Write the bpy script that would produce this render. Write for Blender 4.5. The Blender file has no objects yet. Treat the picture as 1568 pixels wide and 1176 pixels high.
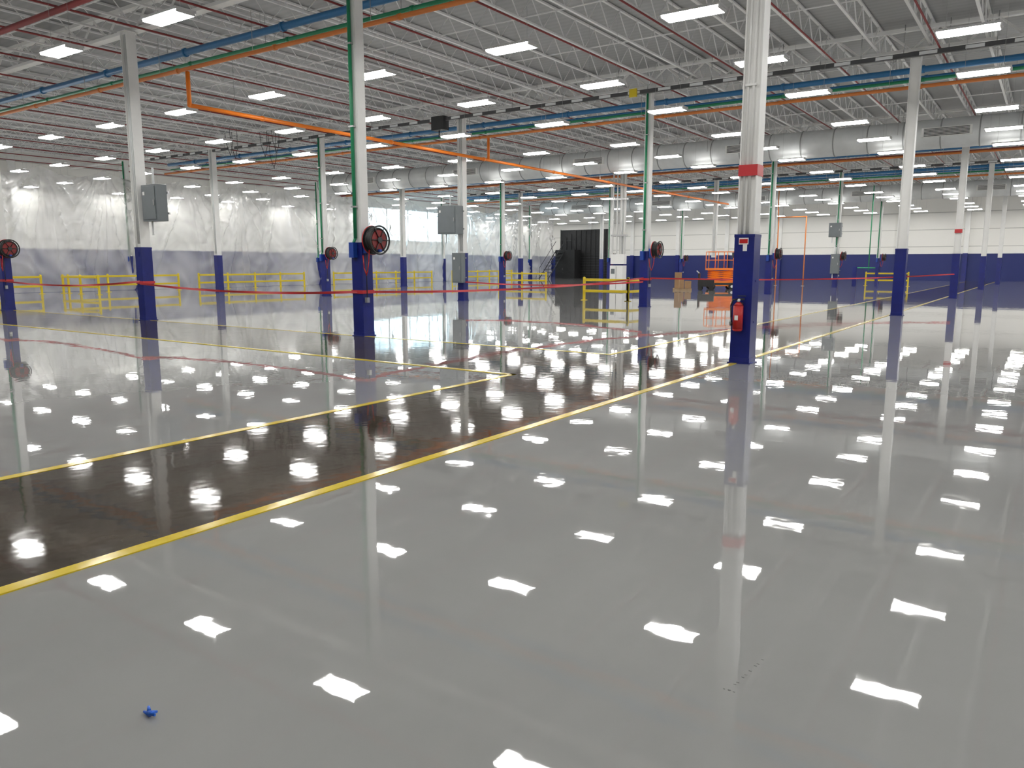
import bpy, math, random
from mathutils import Vector, noise
random.seed(4)
S=bpy.context.scene
# ---------------------------------------------------------------- materials
def mat(name,col,rough=.5,metal=0,em=None,es=0,spec=.5,noise_amt=0,nscale=3,bump=0,bscale=5):
    m=bpy.data.materials.new(name); m.use_nodes=True
    nt=m.node_tree; b=nt.nodes['Principled BSDF']
    b.inputs['Base Color'].default_value=(*col,1)
    b.inputs['Roughness'].default_value=rough
    b.inputs['Metallic'].default_value=metal
    b.inputs['Specular IOR Level'].default_value=spec
    if em: 
        b.inputs['Emission Color'].default_value=(*em,1); b.inputs['Emission Strength'].default_value=es
    tc=None
    if noise_amt or bump:
        tc=nt.nodes.new('ShaderNodeTexCoord')
    if noise_amt:
        n=nt.nodes.new('ShaderNodeTexNoise'); n.inputs['Scale'].default_value=nscale; n.inputs['Detail'].default_value=5
        nt.links.new(tc.outputs['Object'],n.inputs['Vector'])
        r=nt.nodes.new('ShaderNodeValToRGB')
        r.color_ramp.elements[0].position=.3; r.color_ramp.elements[1].position=.7
        r.color_ramp.elements[0].color=(*[c*(1-noise_amt) for c in col],1)
        r.color_ramp.elements[1].color=(*[min(1,c*(1+noise_amt)) for c in col],1)
        nt.links.new(n.outputs['Fac'],r.inputs['Fac']); nt.links.new(r.outputs['Color'],b.inputs['Base Color'])
    if bump:
        n2=nt.nodes.new('ShaderNodeTexNoise'); n2.inputs['Scale'].default_value=bscale
        nt.links.new(tc.outputs['Object'],n2.inputs['Vector'])
        bp=nt.nodes.new('ShaderNodeBump'); bp.inputs['Strength'].default_value=1; bp.inputs['Distance'].default_value=bump
        nt.links.new(n2.outputs['Fac'],bp.inputs['Height']); nt.links.new(bp.outputs['Normal'],b.inputs['Normal'])
    return m
WHITE=mat('white_paint',(.84,.84,.82),.45,noise_amt=.04,nscale=2)
JOIST=mat('joist_white',(.82,.82,.81),.5)
BLUE=mat('navy_paint',(.007,.014,.15),.3,noise_amt=.15,nscale=4)
GREEN=mat('green_pipe_paint',(.02,.27,.12),.35)
TEAL=mat('blue_pipe_paint',(.03,.17,.38),.35)
ORANGE=mat('orange_pipe_paint',(.95,.24,.02),.35)
ORANGED=mat('orange_pipe_dull',(.7,.22,.05),.5)
RED=mat('red_paint',(.45,.012,.012),.35)
REDP=mat('sprinkler_red',(.24,.03,.03),.5)
REDTAPE=mat('red_tape',(.5,.025,.03),.4)
REELRED=mat('reel_dark_red',(.2,.012,.012),.4)
BLACK=mat('black_rubber',(.012,.012,.013),.4)
DARK=mat('dark_metal',(.03,.032,.034),.5)
BUS=mat('busway_grey',(.07,.072,.075),.5)
GREY=mat('grey_enclosure',(.15,.17,.18),.4,noise_amt=.05)
GALV=mat('galvanised',(.74,.76,.76),.4,.05,noise_amt=.08,nscale=1.5)
SEAM=mat('duct_seam',(.35,.36,.36),.5)
YEL=mat('yellow_paint',(.72,.55,.02),.4)
STEEL=mat('steel',(.5,.5,.5),.3,.9)
CARD=mat('cardboard',(.33,.2,.1),.8,noise_amt=.1)
WOOD=mat('pallet_wood',(.4,.28,.16),.8,noise_amt=.2)
REELBLUE=mat('reel_blue',(.01,.05,.3),.35)
LITH=mat('light_housing',(.7,.7,.7),.5)
LITE=mat('light_tube',(1,1,1),.5,em=(1,.985,.95),es=60)
SIDEGLOW=mat('added_side_glow',(1,1,1),.5,em=(1,.985,.95),es=30)  # added glow on the housing sides, lifts walls, columns and ceiling
UPGLOW=mat('added_uplight_glow',(1,1,1),.5,em=(1,.985,.95),es=6)  # added upward glow on the housing tops, brightens deck and joists
BLUETAPE=mat('blue_tape',(.01,.12,.6),.4)
SCUFF=mat('scuff_grey',(.1,.1,.1),.5)
TIRE=mat('tire',(.02,.02,.02),.7)
BLKCUR=mat('black_curtain_fabric',(.008,.008,.009),.6,bump=.05,bscale=2)

def floor_mat(name,c0,c1,nscale,rough,b1,b2,ior=1.5):
    m=bpy.data.materials.new(name); m.use_nodes=True; nt=m.node_tree; L=nt.links
    b=nt.nodes['Principled BSDF']; g=nt.nodes.new('ShaderNodeNewGeometry')
    n=nt.nodes.new('ShaderNodeTexNoise'); n.inputs['Scale'].default_value=nscale; n.inputs['Detail'].default_value=6; n.inputs['Roughness'].default_value=.6
    L.new(g.outputs['Position'],n.inputs['Vector'])
    r=nt.nodes.new('ShaderNodeValToRGB'); r.color_ramp.elements[0].position=.3; r.color_ramp.elements[1].position=.72
    r.color_ramp.elements[0].color=(*c0,1); r.color_ramp.elements[1].color=(*c1,1)
    L.new(n.outputs['Fac'],r.inputs['Fac']); L.new(r.outputs['Color'],b.inputs['Base Color'])
    b.inputs['Roughness'].default_value=rough; b.inputs['IOR'].default_value=ior
    h1=nt.nodes.new('ShaderNodeTexNoise'); h1.inputs['Scale'].default_value=1.1; h1.inputs['Detail'].default_value=0
    h2=nt.nodes.new('ShaderNodeTexNoise'); h2.inputs['Scale'].default_value=6; h2.inputs['Detail'].default_value=1
    L.new(g.outputs['Position'],h1.inputs['Vector']); L.new(g.outputs['Position'],h2.inputs['Vector'])
    p1=nt.nodes.new('ShaderNodeBump'); p1.inputs['Strength'].default_value=1; p1.inputs['Distance'].default_value=b1
    p2=nt.nodes.new('ShaderNodeBump'); p2.inputs['Strength'].default_value=1; p2.inputs['Distance'].default_value=b2
    L.new(h1.outputs['Fac'],p1.inputs['Height']); L.new(h2.outputs['Fac'],p2.inputs['Height'])
    L.new(p1.outputs['Normal'],p2.inputs['Normal']); L.new(p2.outputs['Normal'],b.inputs['Normal'])
    return m,nt,b,r
EPOXY,_,_,_=floor_mat('grey_epoxy_floor',(.285,.287,.283),(.33,.332,.327),.35,.018,.0012,.0004,1.85)
AISLE,ant,ab,ar=floor_mat('bare_sealed_concrete',(.045,.036,.027),(.095,.079,.061),.9,.05,.0016,.0007,1.36)
e=ar.color_ramp.elements.new(.5); e.color=(.066,.054,.041,1)
YLINE,_,_,_=floor_mat('yellow_floor_line',(.62,.45,.02),(.72,.56,.04),6,.14,.003,.001,1.4)

# wall: white above, navy below, panel joints
def wall_mat(name,axis,white):
    m=bpy.data.materials.new(name); m.use_nodes=True; nt=m.node_tree; L=nt.links
    b=nt.nodes['Principled BSDF']; g=nt.nodes.new('ShaderNodeNewGeometry'); s=nt.nodes.new('ShaderNodeSeparateXYZ')
    L.new(g.outputs['Position'],s.inputs[0])
    lt=nt.nodes.new('ShaderNodeMath'); lt.operation='LESS_THAN'; lt.inputs[1].default_value=2.75; L.new(s.outputs['Z'],lt.inputs[0])
    br=nt.nodes.new('ShaderNodeMath'); br.operation='MODULO'; br.inputs[1].default_value=1.7; L.new(s.outputs['Z'],br.inputs[0])
    l2=nt.nodes.new('ShaderNodeMath'); l2.operation='LESS_THAN'; l2.inputs[1].default_value=.07; L.new(br.outputs[0],l2.inputs[0])
    mx=nt.nodes.new('ShaderNodeMixRGB'); mx.inputs[1].default_value=(*white,1); mx.inputs[2].default_value=(*[c*.6 for c in white],1); L.new(l2.outputs[0],mx.inputs[0])
    m2=nt.nodes.new('ShaderNodeMixRGB'); m2.inputs[2].default_value=(.008,.018,.13,1); L.new(mx.outputs[0],m2.inputs[1]); L.new(lt.outputs[0],m2.inputs[0])
    L.new(m2.outputs[0],b.inputs['Base Color']); b.inputs['Roughness'].default_value=.5
    return m
WALLM=wall_mat('painted_panel_wall','x',(.86,.85,.81))
# deck
DECK=bpy.data.materials.new('corrugated_roof_deck'); DECK.use_nodes=True
nt=DECK.node_tree; b=nt.nodes['Principled BSDF']; g=nt.nodes.new('ShaderNodeNewGeometry')
w=nt.nodes.new('ShaderNodeTexWave'); w.bands_direction='Y'; w.inputs['Scale'].default_value=1.0; nt.links.new(g.outputs['Position'],w.inputs['Vector'])
r=nt.nodes.new('ShaderNodeValToRGB'); r.color_ramp.elements[0].color=(.36,.365,.365,1); r.color_ramp.elements[1].color=(.4,.405,.405,1)
nt.links.new(w.outputs['Fac'],r.inputs['Fac']); nt.links.new(r.outputs['Color'],b.inputs['Base Color'])
b.inputs['Roughness'].default_value=.6
# plastic film
PLAS=bpy.data.materials.new('clear_plastic_sheeting'); PLAS.use_nodes=True
nt=PLAS.node_tree; L=nt.links; nt.nodes.remove(nt.nodes['Principled BSDF']); out=nt.nodes['Material Output']
g=nt.nodes.new('ShaderNodeNewGeometry')
n1=nt.nodes.new('ShaderNodeTexNoise'); n1.inputs['Scale'].default_value=.9; n1.inputs['Detail'].default_value=1; n1.inputs['Distortion'].default_value=.8
L.new(g.outputs['Position'],n1.inputs['Vector'])
bp=nt.nodes.new('ShaderNodeBump'); bp.inputs['Distance'].default_value=.05; L.new(n1.outputs['Fac'],bp.inputs['Height'])
gl=nt.nodes.new('ShaderNodeBsdfGlossy'); gl.inputs['Roughness'].default_value=.2; L.new(bp.outputs['Normal'],gl.inputs['Normal'])
tr=nt.nodes.new('ShaderNodeBsdfTransparent'); tr.inputs['Color'].default_value=(.98,.99,.99,1)
tl=nt.nodes.new('ShaderNodeBsdfTranslucent'); tl.inputs['Color'].default_value=(.5,.5,.495,1)
df=nt.nodes.new('ShaderNodeBsdfDiffuse'); df.inputs['Color'].default_value=(.49,.49,.485,1); L.new(bp.outputs['Normal'],df.inputs['Normal'])
a=nt.nodes.new('ShaderNodeAddShader'); 
L.new(tl.outputs[0],a.inputs[0]); L.new(df.outputs[0],a.inputs[1])
n3=nt.nodes.new('ShaderNodeTexNoise'); n3.inputs['Scale'].default_value=.3; n3.inputs['Detail'].default_value=2; n3.inputs['Distortion'].default_value=1.0
L.new(g.outputs['Position'],n3.inputs['Vector'])
r3=nt.nodes.new('ShaderNodeMapRange'); r3.inputs[1].default_value=.35; r3.inputs[2].default_value=.65; r3.inputs[3].default_value=.35; r3.inputs[4].default_value=.7
L.new(n3.outputs['Fac'],r3.inputs[0])
c=nt.nodes.new('ShaderNodeMixShader'); L.new(r3.outputs[0],c.inputs[0]); L.new(a.outputs[0],c.inputs[1]); L.new(tr.outputs[0],c.inputs[2])
fr=nt.nodes.new('ShaderNodeFresnel'); fr.inputs['IOR'].default_value=1.6; L.new(bp.outputs['Normal'],fr.inputs['Normal'])
d=nt.nodes.new('ShaderNodeMixShader'); L.new(fr.outputs[0],d.inputs[0]); L.new(c.outputs[0],d.inputs[1]); L.new(gl.outputs[0],d.inputs[2]); L.new(d.outputs[0],out.inputs['Surface'])
WINM=mat('daylight_glazing',(.5,.7,.8),.2,em=(.62,.88,1.0),es=4)

# ---------------------------------------------------------------- mesh builder
class MB:
    def __init__(s): s.v=[];s.f=[];s.m=[];s.mats=[];s.sm=[]
    def mi(s,m):
        if m not in s.mats: s.mats.append(m)
        return s.mats.index(m)
    def box(s,x0,x1,y0,y1,z0,z1,m):
        i=len(s.v); s.v+=[(x,y,z) for z in(z0,z1) for y in(y0,y1) for x in(x0,x1)]
        k=s.mi(m)
        for q in((0,2,3,1),(4,5,7,6),(0,1,5,4),(2,6,7,3),(0,4,6,2),(1,3,7,5)):
            s.f.append([i+j for j in q]); s.m.append(k); s.sm.append(False)
    def quad(s,pts,m):
        i=len(s.v); s.v+=pts; s.f.append([i+j for j in range(len(pts))]); s.m.append(s.mi(m)); s.sm.append(False)
    def cyl(s,p,q,r,m,n=10,r2=None,cap=True):
        p=Vector(p);q=Vector(q);d=(q-p).normalized()
        u=d.orthogonal().normalized(); w=d.cross(u); r2=r if r2 is None else r2
        i=len(s.v); k=s.mi(m)
        for t in range(n):
            a=2*math.pi*(t+.5)/n; o=u*math.cos(a)+w*math.sin(a)
            s.v.append(tuple(p+o*r)); s.v.append(tuple(q+o*r2))
        for t in range(n):
            j=(t+1)%n
            s.f.append([i+2*t,i+2*j,i+2*j+1,i+2*t+1]); s.m.append(k); s.sm.append(n>5)
        if cap:
            s.f.append([i+2*t for t in range(n)][::-1]); s.m.append(k); s.sm.append(False)
            s.f.append([i+2*t+1 for t in range(n)]); s.m.append(k); s.sm.append(False)
    def tube(s,pts,r,m,n=8):
        for a,b in zip(pts[:-1],pts[1:]): s.cyl(a,b,r,m,n)
        for p in pts[1:-1]: s.ball(p,r*1.12,m)
    def ball(s,p,r,m,n=8):
        i=len(s.v);k=s.mi(m);R=4
        for a in range(R+1):
            th=math.pi*a/R
            for t in range(n):
                ph=2*math.pi*t/n
                s.v.append((p[0]+r*math.sin(th)*math.cos(ph),p[1]+r*math.sin(th)*math.sin(ph),p[2]+r*math.cos(th)))
        for a in range(R):
            for t in range(n):
                j=(t+1)%n
                s.f.append([i+a*n+t,i+(a+1)*n+t,i+(a+1)*n+j,i+a*n+j]); s.m.append(k); s.sm.append(True)
    def torus(s,c,ax,R,r,m,n=24,k=8):
        c=Vector(c);ax=Vector(ax).normalized();u=ax.orthogonal().normalized();w=ax.cross(u);i=len(s.v);mi=s.mi(m)
        for a in range(n):
            A=2*math.pi*a/n; d=u*math.cos(A)+w*math.sin(A)
            for b in range(k):
                Bb=2*math.pi*b/k; s.v.append(tuple(c+d*(R+r*math.cos(Bb))+ax*r*math.sin(Bb)))
        for a in range(n):
            for b in range(k):
                s.f.append([i+a*k+b,i+((a+1)%n)*k+b,i+((a+1)%n)*k+(b+1)%k,i+a*k+(b+1)%k]); s.m.append(mi); s.sm.append(True)
    def mesh(s,name):
        me=bpy.data.meshes.new(name); me.from_pydata(s.v,[],s.f)
        for m in s.mats: me.materials.append(m)
        me.polygons.foreach_set('material_index',s.m); me.polygons.foreach_set('use_smooth',s.sm); me.update()
        return me
    def obj(s,name,loc=(0,0,0),rot=0,bevel=0):
        o=bpy.data.objects.new(name,s.mesh(name)); o.location=loc; o.rotation_euler[2]=rot
        S.collection.objects.link(o)
        if bevel:
            b=o.modifiers.new('bev','BEVEL'); b.width=bevel; b.segments=2; b.limit_method='ANGLE'
        return o
def inst(name,me,loc,rot=0):
    o=bpy.data.objects.new(name,me); o.location=loc; o.rotation_euler[2]=rot; S.collection.objects.link(o); return o

# ---------------------------------------------------------------- layout
X0,X1,Y0,Y1=-58,14,-10,90
ZD=9.3
def colpos(k,r):
    return (-4.32+.17*r-9.14*k,[13.27,28.55,44.4,60,75.3][r]-.13*k)
# shell
m=MB(); m.box(X0,X1,Y0,Y1,-.2,0,EPOXY); m.obj('floor')
m=MB(); m.box(X0,X1,Y0,Y1,ZD,ZD+.2,DECK); m.obj('ceiling')
m=MB(); m.box(X0-.3,X0,Y0,Y1,0,ZD,WALLM); m.obj('wall_left')
m=MB(); m.box(X1,X1+.3,Y0,Y1,0,ZD,WALLM); m.obj('wall_right')
m=MB(); m.box(X0,X1,Y0-.3,Y0,0,ZD,WALLM); m.obj('wall_front')
m=MB(); m.box(X0,X1,Y1,Y1+.3,0,ZD,WALLM); m.obj('wall_back')
m=MB()
x=X1-3
while x>X0:
    m.box(x-.22,x+.22,Y1-.3,Y1,0,2.75,BLUE); m.box(x-.22,x+.22,Y1-.3,Y1,2.75,ZD,WHITE); x-=6.1
m.box(X0,X1,Y1-.06,Y1,2.7,2.82,WHITE)
m.obj('trim_1')
m=MB()
y=Y0+4
while y<Y1:
    m.box(X0,X0+.3,y-.2,y+.2,0,2.75,BLUE); m.box(X0,X0+.3,y-.2,y+.2,2.75,ZD,WHITE); y+=7.62
m.obj('trim_2')
m=MB(); m.box(X0+.0,X0+.06,57,70,4.2,7.4,WINM)
for y in(57,60.25,63.5,66.75,70): m.box(X0,X0+.12,y-.08,y+.08,4.1,7.5,WHITE)
m.box(X0,X0+.12,57,70,4.05,4.2,WHITE); m.box(X0,X0+.12,57,70,7.4,7.55,WHITE); m.obj('window_1')

# aisle
A0,A1=-6.72,-4.45; C0,C1=9.8,12.95
m=MB(); z=.004
m.box(A0,A1,Y0+.5,88,0,z,AISLE); m.box(-46,A0,C0,C1,0,z,AISLE); m.obj('aisle_bare_concrete')
m=MB(); t=.1; z=.008
m.box(A1,A1+t,Y0+.5,88,0,z,YLINE)
m.box(A0-t,A0,Y0+.5,C0,0,z,YLINE); m.box(-46,A0,C0-t,C0,0,z,YLINE)
m.box(-46,A0,C1,C1+t,0,z,YLINE); m.box(A0-t,A0,C1+t,88,0,z,YLINE)
m.obj('yellow_floor_lines')
# tiny scuff marks on epoxy
m=MB(); random.seed(8)
for i in range(9):
    f=i/8; x=-.932+.036*f; y=2.88+.31*f+random.uniform(-.01,.01); m.box(x,x+.012,y,y+.004,0,.001,SCUFF)
for i in range(3):
    x=-.95+.02*i; m.box(x,x+.008,2.87,2.874,0,.001,SCUFF)
m.obj('floor_scuff_marks')

# ---------------------------------------------------------------- columns
HB=2.2; HT=8.33
def column(kind):
    m=MB(); w=.17; c=.15; t=.02
    m.box(-.2,.2,-.2,.2,0,.02,BLUE)
    m.box(-w,w,-w,w,.02,HB,BLUE)
    m.box(-w-.006,w+.006,-w-.006,w+.006,HB-.05,HB,BLUE)
    m.box(-w-.006,w+.006,-w-.006,w+.006,.02,.1,BLUE)
    for z in(.7,1.4):
        for sx in(-1,1): m.box(sx*w-.008,sx*w+.008,-.03,.03,z,z+.03,BLUE)
    if kind=='green':
        c=.125; m.box(-c,c,-c,c,HB,HT,WHITE); c=.15
    else:
        m.box(-c,-c+t,-c,c,HB,HT,WHITE); m.box(c-t,c,-c,c,HB,HT,WHITE); m.box(-c+t,c-t,-.1,-.07,HB,HT,WHITE)
    m.box(-.2,.2,-.2,.2,HT-.02,HT,WHITE)
    m.box(-.02,.05,-w-.008,-w,HB-.28,HB-.14,WHITE if kind=='tape' else BLUE)
    if kind in('tape','tapes'):
        zz=3.25 if kind=='tape' else 3.3
        m.box(-c-.01,c+.01,-c-.01,c+.01,zz-.09,zz+.09,REDTAPE)
    if kind=='tape':
        m.box(-.09,.07,-w-.012,-w,HB-.17,HB-.06,WHITE); m.box(-.08,.06,-w-.016,-w-.012,HB-.15,HB-.08,RED)
        m.cyl((0.02,-.12,HB),(0.02,-.12,HT-.1),.026,WHITE,10); m.cyl((-.07,-.115,HB),(-.07,-.115,HT-.1),.018,WHITE,10)
        for z in(4.6,6.2,7.6): m.box(-.11,.07,-.152,-.09,z,z+.035,WHITE)
    if kind=='green':
        m.cyl((-.02,-.175,HB+.1),(-.02,-.175,HT-.1),.042,GREEN,12)
        z=3
        while z<HT-.3: m.box(-.09,.05,-.225,-.12,z,z+.035,STEEL); z+=1.8
        m.cyl((-.02,-.175,HB+.1),(-.045,-.24,HB-.05),.035,GREEN,10)
        m.box(-.12,.03,-.3,-.17,HB-.35,HB,REELBLUE)
    if kind=='elec':
        m.cyl((.06,-.13,HB+.1),(.06,-.13,HT-.1),.03,GALV,10); m.cyl((-.04,-.12,HB+.1),(-.04,-.12,HT-.1),.02,GALV,10)
    return m.mesh('column_'+kind)
KM={k:column(k) for k in('plain','tape','tapes','green','elec')}
for r in range(5):
    for k in range(-1,6):
        x,y=colpos(k,r)
        kind='plain'
        if k%2==1: kind='green'
        elif k%2==0 and k>0: kind='elec'
        if k==0 and r==0: kind='tape'
        if k==0 and r==2: kind='tapes'
        if k<0: kind='plain'
        inst('structural_column',KM[kind],(x,y,0))

# hose reels
m=MB()
m.box(.178,.3,-.13,.13,1.95,2.3,REELBLUE); m.box(.2,.62,-.04,.04,1.98,2.04,REELBLUE)
m.box(.28,.34,-.05,.05,1.98,2.45,REELBLUE)
cz=2.25
m.cyl((.36,0,cz),(.38,0,cz),.33,BLACK,32)
for xx in(.40,.45,.50,.55): m.torus((xx,0,cz),(1,0,0),.26,.03,BLACK)
m.cyl((.38,0,cz),(.58,0,cz),.23,REELRED,24)
m.torus((.59,0,cz),(1,0,0),.32,.022,BLACK,32); m.torus((.36,0,cz),(1,0,0),.32,.02,RED,32)
m.cyl((.58,0,cz),(.62,0,cz),.07,DARK,16)
for a in range(6):
    A=a*math.pi/3; m.cyl((.592,.05*math.cos(A),cz+.05*math.sin(A)),(.592,.32*math.cos(A),cz+.32*math.sin(A)),.012,BLACK,6)
pts=[(.45,-.2,2.02),(.45,-.23,1.75),(.4,-.22,1.55),(.34,-.2,1.45),(.27,-.2,1.6),(.22,-.18,1.9)]
m.tube(pts,.014,RED,8)
m.cyl((.24,-.1,1.95),(.24,-.1,.9),.012,BLACK,8); m.box(.2,.28,-.14,-.06,.8,.92,STEEL)
REEL=m.mesh('hose_reel')
for r in range(5):
    for k in(1,3,5):
        x,y=colpos(k,r)
        if x>-49: inst('hose_reel',REEL,(x,y,0))
# electrical boxes
def ebox(name,x,y,z0,z1,w,d,rot=0):
    m=MB(); m.box(-w/2,w/2,-d/2,d/2,z0,z1,GREY)
    m.box(-w/2+.04,w/2-.04,-d/2-.02,-d/2,z0+.05,z1-.05,GREY)
    m.box(w/2-.1,w/2-.07,-d/2-.05,-d/2-.02,(z0+z1)/2-.08,(z0+z1)/2+.08,STEEL)
    m.box(-w/2+.1,-w/2+.2,-d/2-.03,-d/2-.02,z1-.3,z1-.2,WHITE)
    m.cyl((0,0,z1),(0,0,z1+.5),.03,GALV); m.cyl((-w/4,0,z0),(-w/4,0,z0-.4),.03,GALV)
    m.box(-w/2-.04,w/2+.04,d/2,d/2+.05,z0+.2,z0+.26,STEEL); m.box(-w/2-.04,w/2+.04,d/2,d/2+.05,z1-.26,z1-.2,STEEL)
    return m.obj(name,(x,y,0),rot,.01)
x,y=colpos(2,0); ebox('disconnect_switch_box',x+.62,y+.1,2.95,4.0,.75,.35)
x,y=colpos(2,1); ebox('transformer_enclosure',x-.3,y-.5,3.05,4.3,1.05,.55); ebox('electrical_panel',x+.02,y-.34,.85,2.2,.55,.28)
x,y=colpos(1,3); ebox('disconnect_switch_box',x-.1,y-.42,3.6,4.6,.8,.45); ebox('electrical_panel',x,y-.32,1.0,2.4,.6,.25)
x,y=colpos(2,2); 
m=MB(); m.box(-.45,.45,-.3,.3,0,.1,DARK); m.box(-.43,.43,-.28,.28,.1,1.6,WHITE); m.box(-.01,.01,-.29,-.28,.15,1.55,DARK); m.box(-.35,-.1,-.295,-.28,1.1,1.4,GREY); m.obj('white_equipment_cabinet',(x+.2,y-.9,0),bevel=.01)
m=MB()
for i in range(4): m.cyl((-.5+.28*i,-.35,1.9),(-.5+.28*i,-.35,8.2),.045,WHITE,10)
m.box(-.6,.45,-.42,-.18,3.4,3.5,STEEL); m.box(-.6,.45,-.42,-.18,5.6,5.7,STEEL); m.box(-.55,.4,-.5,-.18,1.7,2.3,WHITE)
m.obj('conduit_riser',(x,y,0))

# fire extinguisher
x,y=colpos(0,0)
m=MB(); ex=.0; ey=-.27
m.cyl((ex,ey,.6),(ex,ey,1.0),.085,RED,24); m.cyl((ex,ey,1.0),(ex,ey,1.06),.085,RED,24,r2=.035); m.cyl((ex,ey,.57),(ex,ey,.6),.07,RED,24,r2=.085)
m.cyl((ex,ey,1.06),(ex,ey,1.1),.028,STEEL,12)
m.box(ex-.02,ex+.1,ey-.018,ey+.018,1.1,1.13,DARK); m.box(ex-.02,ex+.12,ey-.015,ey+.015,1.16,1.175,DARK)
m.tube([(ex-.02,ey,1.11),(ex-.09,ey-.02,1.1),(ex-.12,ey-.03,1.0),(ex-.11,ey-.03,.8),(ex-.1,ey-.03,.72)],.012,BLACK)
m.cyl((ex-.1,ey-.03,.72),(ex-.1,ey-.03,.66),.018,BLACK,10)
m.quad([(ex-.03,ey-.088,.76),(ex+.03,ey-.088,.76),(ex+.03,ey-.088,.84),(ex-.03,ey-.088,.84)],WHITE)
m.cyl((ex+.02,ey-.03,1.1),(ex+.02,ey-.05,1.1),.022,WHITE,12)
m.box(ex-.05,ex+.05,-.19,-.176,.75,1.05,STEEL)
m.obj('fire_extinguisher',(x-.02,y,0))

# ---------------------------------------------------------------- joists
m=MB(); zt=ZD-.08; zb=8.5
def beam(m,p,q,a,mt):  # 4 sided
    m.cyl(p,q,a,mt,4,cap=False)
xs=[]; x=X1-1
while x>X0+.5: xs.append(x); x-=1.524
for x in xs:
    m.box(x-.04,x+.04,Y0+.05,Y1-.05,zt,zt+.05,JOIST); m.box(x-.04,x+.04,Y0+.05,Y1-.35,zb,zb+.05,JOIST)
    y=Y0+.4; up=True; st=.62
    while y<Y1-1:
        beam(m,(x,y,zb+.03 if up else zt),(x,y+st,zt if up else zb+.03),.018,JOIST); y+=st; up=not up
m.obj('roof_bar_joists')
# bridging lines along x
m=MB()
y=Y0+2.5
while y<Y1-1:
    m.box(X0+.1,X1-.1,y-.015,y+.015,zb+.05,zb+.08,JOIST); y+=3.8
m.obj('joist_bridging')
m=MB()
for r in range(-1,5):
    y=[13.2,28.45,44.2,59.8,75.1][r] if r>=0 else -2
    zz=8.35
    m.box(X0+.1,X1-.1,y-.13,y+.13,zz,zz+.09,WHITE); m.box(X0+.1,X1-.1,y-.1,y+.1,9.0,9.1,WHITE)
    x=X0+.5; up=True
    while x<X1-1.2:
        beam(m,(x,y,zz+.06 if up else 9.05),(x+.76,y,9.05 if up else zz+.06),.04,WHITE); x+=.76; up=not up
m.obj('joist_girders')
# busways
for y in(28.0,59.3):
    m=MB(); m.box(-47,X1-.3,y-.06,y+.06,8.1,8.24,BUS)
    x=-46.5
    while x<X1-1:
        m.box(x,x+.5,y-.065,y+.065,8.12,8.22,GALV)
        m.cyl((x+.8,y,8.24),(x+.8,y,9.1),.012,STEEL,6); x+=1.25
    if y<30:
        m.box(-23.8,-23.1,y-.2,y+.2,7.7,8.3,DARK); m.cyl((-23.5,y,7.7),(-23.5,y,7.4),.03,DARK)
        m.box(-13.9,-13.6,y-.15,y-.07,8.0,8.3,YEL)
    m.obj('electrical_busway')
# pipes along x
def xpipe(name,y,z,r,mt,xa=X0+9.8,xb=X1-.3):
    m=MB(); m.cyl((xa,y,z),(xb,y,z),r,mt,10)
    x=xa+2
    while x<xb-1:
        m.cyl((x,y,z),(x,y,zb+.1),.008,STEEL,5); m.cyl((x+.9,y,z),(x+1.0,y,z),r*1.3,mt,10); x+=4.57
    return m.obj(name)
for y in(14.4,29.6,60.8):
    xpipe('orange_pipe',y,7.5,.06,ORANGED)
    xpipe('green_pipe',y+.45,7.8,.055,GREEN)
    xpipe('blue_pipe',y+.3,8.1,.1,TEAL)
    xpipe('blue_pipe',y+1.1,8.0,.06,TEAL)
xpipe('orange_pipe',45.5,7.2,.06,ORANGED); xpipe('blue_pipe',46,7.5,.07,TEAL)
# orange gas line along y
m=MB(); gx=-21.9; gz=6.45
m.tube([(gx,14.4,7.42),(gx,14.4,gz),(gx,62,gz)],.065,ORANGE,12)
m.cyl((gx,29.6,gz),(gx,29.6,7.44),.06,ORANGE,12)
y=16
while y<60: m.cyl((gx,y,gz),(gx,y,zb),.008,STEEL,5); m.cyl((gx,y+1,gz),(gx,y+1.1,gz),.085,ORANGE,12); y+=6.1
m.obj('orange_gas_pipe')
# sprinklers along y
m=MB(); x=X1-2.2
while x>X0+2:
    m.cyl((x,Y0+.3,8.28),(x,Y1-.4,8.28),.028,REDP,6)
    x-=3.05
m.cyl((X0+.5,10.6,8.15),(X1-.5,10.6,8.15),.08,REDP,10); m.cyl((X0+.5,53,8.15),(X1-.5,53,8.15),.08,REDP,10)
m.obj('sprinkler_pipes')
# ducts
def duct(name,y,z,r,xa,xb):
    m=MB(); m.cyl((xa,y,z),(xb,y,z),r,GALV,32)
    x=xa
    while x<=xb:
        m.torus((x,y,z),(1,0,0),r,.03,SEAM,28,6); x+=1.53
    x=xa+4
    while x<xb-3:
        m.box(x,x+2,y-r-.1,y-r+.15,z-.2,z+.2,WHITE)
        for i in range(6): m.box(x+.1,x+1.9,y-r-.12,y-r-.09,z-.17+i*.06,z-.145+i*.06,DARK)
        m.cyl((x-1,y-r,z),(x-1,y-r,9.1),.01,STEEL,5); m.cyl((x-1,y+r,z),(x-1,y+r,9.1),.01,STEEL,5)
        x+=9.14
    m.obj(name)
duct('spiral_air_duct',41.2,7.58,.66,-46,12)
duct('spiral_air_duct',72,7.55,.65,-46,12)

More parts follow.
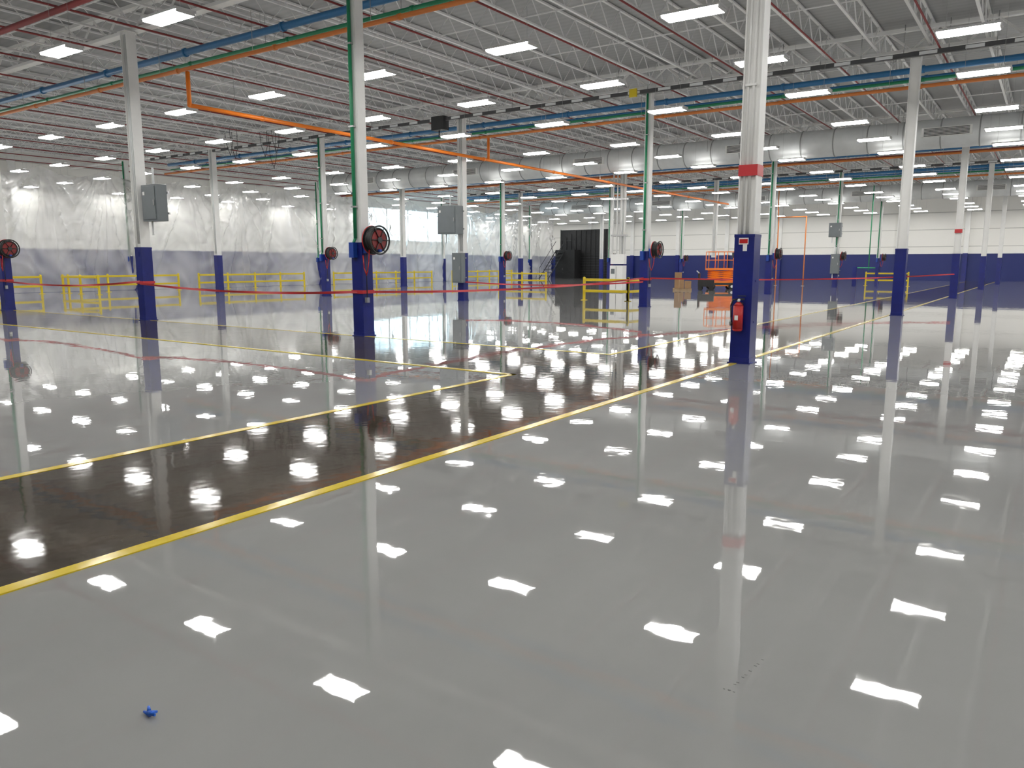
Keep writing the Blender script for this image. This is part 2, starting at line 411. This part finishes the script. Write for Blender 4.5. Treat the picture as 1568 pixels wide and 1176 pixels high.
# ---------------------------------------------------------------- lights
m=MB(); zl=6.78
LX=[]; x=-2.0+4.57*3
while x>X0+1: LX.append(x); x-=4.57
LY=[]
for base in(-15.24+13.3,13.3,28.5,43.9,59.3,74.6):
    for o in(3.0,7.6,12.2):
        LY.append(base+o-.3)
n=0
for x in LX:
    for y in LY:
        if y>Y1-1 or y<Y0+1: continue
        n+=1
        L_,W=.62,.21
        m.box(x-L_-.03,x+L_+.03,y-W-.02,y+W+.02,zl+.05,zl+.1,LITH)
        for s in(-1,1): m.box(x+s*L_-.015,x+s*L_+.015,y-W,y+W,zl-.0,zl+.05,LITH)
        for s in(-.165,-.055,.055,.165):
            m.quad([(x-L_+.03,y+s-.028,zl+.01),(x-L_+.03,y+s+.028,zl+.01),(x+L_-.03,y+s+.028,zl+.01),(x+L_-.03,y+s-.028,zl+.01)],LITE)
        for s in(-1,1):
            m.quad([(x-L_+.02,y+s*W,zl),(x+L_-.02,y+s*W,zl),(x+L_-.02,y+s*(W+.01),zl+.05),(x-L_+.02,y+s*(W+.01),zl+.05)],SIDEGLOW)  # added fill strips along the long sides
        m.quad([(x-L_,y-.08,zl+.105),(x+L_,y-.08,zl+.105),(x+L_,y+.08,zl+.105),(x-L_,y+.08,zl+.105)],UPGLOW)  # added fill quad facing the deck
        for s in(-.45,.45):
            m.cyl((x+s,y,zl+.1),(x+s,y,8.5),.004,STEEL,4,cap=False)
m.obj('high_bay_light_fixtures')
print('LIGHTS',n)

# ---------------------------------------------------------------- plastic curtain
def curtain(name,ya,yb,x,ht,mt,seed,amp=1.0):
    ny=int((yb-ya)/.11); nz=int(ht/.13); vs=[];fs=[]
    N=noise.noise
    for j in range(nz+1):
        for i in range(ny+1):
            y=ya+(yb-ya)*i/ny; q=j/nz
            yw=y+.6*math.sin(y*.53)
            tie=abs(math.sin(math.pi*(yw-ya)/4.6))
            zz=(ht-.55*tie)*q
            ti=round((yw-ya)/4.6); ty=ya+ti*4.6; dy=yw-ty; dz=ht+.25-zz
            ang=math.atan2(dy,dz); rad=math.hypot(dy,dz)
            fold=1-abs(2*N(Vector((ang*5.2,ti*3.7+seed,rad*.08))))
            fold=fold**3
            d=.42*fold*min(1,rad*.5)
            sag=(zz+ (1-tie)*2.2)
            d+=.26*(1-abs(2*N(Vector((sag*.7,y*.08,seed+4)))))**2*tie
            d+=.6*N(Vector((y*.16,zz*.1,seed+8)))
            d+=.04*N(Vector((y*1.7,zz*.9,seed+5)))
            d+=.35*(1-q)**6*N(Vector((y*.9,0,seed)))
            vs.append((x+amp*d,y,zz+.01))
    for j in range(nz):
        for i in range(ny):
            a=j*(ny+1)+i; fs.append((a,a+1,a+ny+2,a+ny+1))
    me=bpy.data.meshes.new(name); me.from_pydata(vs,[],fs); me.materials.append(mt); me.polygons.foreach_set('use_smooth',[True]*len(fs)); me.update()
    o=bpy.data.objects.new(name,me); S.collection.objects.link(o); return o
curtain('plastic_sheeting_curtain',4,80,-49.8,7.5,PLAS,3)
m=MB(); m.box(-48.5,-42,80,80.15,0,5.6,BLKCUR)
for i in range(10): m.box(-48.5+i*.65,-48.5+i*.65+.2,79.93,80.02,0,5.6-(.0 if i>3 else .4*(3-i)),BLKCUR)
m.cyl((-48.5,80,5.6),(-42,80,5.6),.05,DARK); m.cyl((-42,80,0),(-42,80,5.7),.06,RED)
m.cyl((-48.5,80,0),(-48.5,80,5.7),.06,DARK)
for i in range(9): m.box(-48.4,-42.2,79.88,79.93,.3+i*.3,.34+i*.3,DARK)
m.obj('black_welding_curtain')
m=MB()
for i in range(8):
    m.box(-48.2,-47.0,74.8+i*.45,74.8+i*.45+.5,.3+i*.38,.36+i*.38,DARK)
m.box(-48.2,-45.6,78.3,79.7,0,3.3,BLKCUR); 
for sx in(-48.2,-47.0): m.cyl((sx,74.8,1.2),(sx,78.4,4.3),.03,DARK); m.cyl((sx,74.8,.0),(sx,78.4,3.2),.05,DARK); m.cyl((sx,74.8,0),(sx,74.8,1.2),.03,DARK)
m.cyl((-45.6,78.3,3.3),(-45.6,78.3,4.4),.03,DARK); m.cyl((-47,78.3,4.3),(-45.6,78.3,4.4),.03,DARK)
m.obj('black_stair_platform')

# ---------------------------------------------------------------- guard rails
def rail(x,y,length,rot,name='yellow_guardrail'):
    m=MB(); n=max(1,round(length/2.2)); 
    for i in range(n+1):
        p=length*i/n; m.box(p-.05,p+.05,-.05,.05,0,1.08,YEL); m.box(p-.12,p+.12,-.12,.12,0,.02,YEL); m.cyl((p,0,1.08),(p,0,1.1),.05,YEL,10,r2=.03)
    for z in(.38,.9):
        m.box(0,length,-.1,-.06,z,z+.12,YEL)
        m.box(0,length,-.115,-.1,z+.015,z+.04,YEL); m.box(0,length,-.115,-.1,z+.08,z+.105,YEL)
    return m.obj(name,(x,y,0),rot,.006)
rail(-18.2,32.2,2.3,0); rail(-15.9,32.2,2.0,math.pi/2)
rail(-47.3,12,9,math.pi/2); rail(-47.3,22.5,7,math.pi/2); rail(-47.3,31,9,math.pi/2); rail(-47.3,22.2,4.0,0); rail(-47.3,43,12,math.pi/2); rail(-47.3,58,10,math.pi/2)
rail(-36,50,4.4,0); rail(-12,66,3,0)

# red caution tape
m=MB()
def tape(p,q,sag):
    N=24; pr=None
    for i in range(N+1):
        t=i/N; x=p[0]+(q[0]-p[0])*t; y=p[1]+(q[1]-p[1])*t; z=p[2]+(q[2]-p[2])*t-sag*4*t*(1-t)
        tw=.4*math.sin(t*17); hw=.03
        dx,dy=(q[1]-p[1]),-(q[0]-p[0]); l=math.hypot(dx,dy); dx/=l;dy/=l
        a=(x+dx*hw*math.sin(tw),y+dy*hw*math.sin(tw),z+hw*math.cos(tw)); b_=(x-dx*hw*math.sin(tw),y-dy*hw*math.sin(tw),z-hw*math.cos(tw))
        if pr: m.quad([pr[0],a,b_,pr[1]],REDTAPE)
        pr=(a,b_)
def cp(k,r,z): 
    x,y=colpos(k,r); return (x+.0,y-.19,z)
tape(cp(4,0,1.15),cp(3,0,1.1),.1); tape(cp(3,0,1.1),cp(2,0,1.18),.15); tape(cp(2,0,1.12),cp(1,0,1.05),.12)
tape(cp(1,0,1.05),cp(1,1,1.15),.15); tape(cp(1,1,1.15),cp(0,2,1.2),.15); tape(cp(2,1,.9),cp(1,1,1.0),.15)
for (k,r,z) in((2,0,1.15),(1,0,1.05),(3,0,1.1),(1,1,1.1)):
    x,y=colpos(k,r); m.box(x-.19,x+.19,y-.19,y+.19,z-.04,z+.04,REDTAPE)
m.obj('red_barrier_tape')

# scissor lift
m=MB()
m.box(-.9,.9,-.4,.4,.22,.55,ORANGE); m.box(-.8,.8,-.42,.42,.3,.45,DARK)
for sx in(-.65,.65):
    for sy in(-.42,.42): m.cyl((sx,sy-.07,.2),(sx,sy+.07,.2),.2,TIRE,20); m.cyl((sx,sy-.08,.2),(sx,sy+.08,.2),.09,WHITE,12)
for i in range(5):
    z=.58+i*.13
    for sy in(-.3,.3): beam(m,(-.8,sy,z),(.8,sy,z+.13),.04,ORANGE); beam(m,(.8,sy,z),(-.8,sy,z+.13),.04,ORANGE)
m.box(-.95,.95,-.42,.42,1.28,1.42,ORANGE)
for sx in(-.93,-.3,.3,.93):
    for sy in(-.4,.4): m.cyl((sx,sy,1.42),(sx,sy,2.5),.025,ORANGE,8)
for z in(1.95,2.5):
    for sy in(-.4,.4): m.cyl((-.93,sy,z),(.93,sy,z),.025,ORANGE,8)
    for sx in(-.93,.93): m.cyl((sx,-.4,z),(sx,.4,z),.025,ORANGE,8)
m.box(.6,.9,-.46,-.4,2.1,2.45,DARK)
m.obj('scissor_lift',(-18.4,51.2,0),.6)
m=MB()
for i in range(5): m.box(-.6+i*.26,-.6+i*.26+.14,-.5,.5,.1,.13,WOOD)
for i in(-.45,0,.4): m.box(-.6,.6,i-.04,i+.06,0,.1,WOOD)
m.box(-.5,.1,-.42,.2,.13,.75,CARD); m.box(-.5,-.05,-.35,.2,.75,1.15,CARD); m.box(.14,.56,-.4,.3,.13,.6,CARD); m.box(-.22,-.18,-.425,-.42,.13,.75,WOOD)
m.obj('pallet_of_cardboard_boxes',(-19.8,48.0,0),.4)
m=MB(); m.box(-.5,.5,-.35,.35,.25,.7,BLACK); m.box(-.5,-.4,-.35,.35,.7,1.1,BLACK)
for sx in(-.35,.35):
    for sy in(-.35,.35): m.cyl((sx,sy-.05,.14),(sx,sy+.05,.14),.14,TIRE,16)
m.cyl((-.45,-.3,1.1),(-.6,-.3,1.25),.02,STEEL); m.cyl((-.45,.3,1.1),(-.6,.3,1.25),.02,STEEL); m.cyl((-.6,-.3,1.25),(-.6,.3,1.25),.02,STEEL)
m.obj('black_utility_cart',(-18.3,48.3,0),.3)
m=MB()
m.tube([(-18,62.6,0),(-18,62.6,5.3),(-15.9,62.6,5.3),(-15.9,62.6,0)],.045,ORANGED,10); m.tube([(-18,62.6,5.0),(-18,62.3,6.2),(-18,62.3,7.5)],.04,ORANGED,10)
m.box(-18.1,-17.9,62.5,62.7,0,.03,STEEL); m.box(-16,-15.8,62.5,62.7,0,.03,STEEL); m.obj('orange_pipe_stand')
m=MB(); m.tube([(-11.5,64,1.2),(-11.5,64,7.5)],.04,GREEN); m.tube([(-12.4,64,1.4),(-11.5,64,1.4),(-10.9,64,1.4)],.05,GREEN); m.box(-12.6,-12.3,63.9,64.1,0,1.5,BLUE); m.box(-11,-10.8,63.9,64.1,0,1.5,BLUE); m.obj('green_pipe_station')

# hanging cable bundle
m=MB(); random.seed(5)
for i in range(5):
    x=-35+random.uniform(-1.5,1.5); y=26+random.uniform(-1.5,1.5); z=random.uniform(6.6,7.4)
    m.tube([(x,y,8.5),(x+.1,y,z+.6),(x+.25,y+.1,z),(x+.45,y+.1,z+.5),(x+.6,y,8.5)],.014,BLACK,6)
m.obj('hanging_cable_bundle')

# crumpled blue tape scrap
m=MB(); random.seed(2)
for i in range(9):
    a=random.random()*6.28; r=random.random()*.012
    p=Vector((r*math.cos(a),r*math.sin(a)*.6,.010+random.random()*.008))
    q=p+Vector((random.uniform(-.03,.03),random.uniform(-.02,.02),random.uniform(-.004,.012)))
    q.z=max(q.z,.006); m.cyl(p,q,.008,BLUETAPE,6,r2=.005)
m.obj('blue_tape_scrap',(-2.68,1.43,0))

# ---------------------------------------------------------------- world / camera
w=bpy.data.worlds.new('world'); S.world=w; w.use_nodes=True; w.node_tree.nodes['Background'].inputs[0].default_value=(.5,.55,.6,1); w.node_tree.nodes['Background'].inputs[1].default_value=.2
cam=bpy.data.cameras.new('cam'); cam.sensor_width=36; cam.lens=27.05; cam.clip_end=500
co=bpy.data.objects.new('camera',cam); co.location=(0,0,1.707); co.rotation_euler=(math.radians(90-8.88),0,math.radians(34.8)); S.collection.objects.link(co); S.camera=co
S.view_settings.view_transform='Standard'; S.view_settings.look='None'; S.view_settings.exposure=0.0
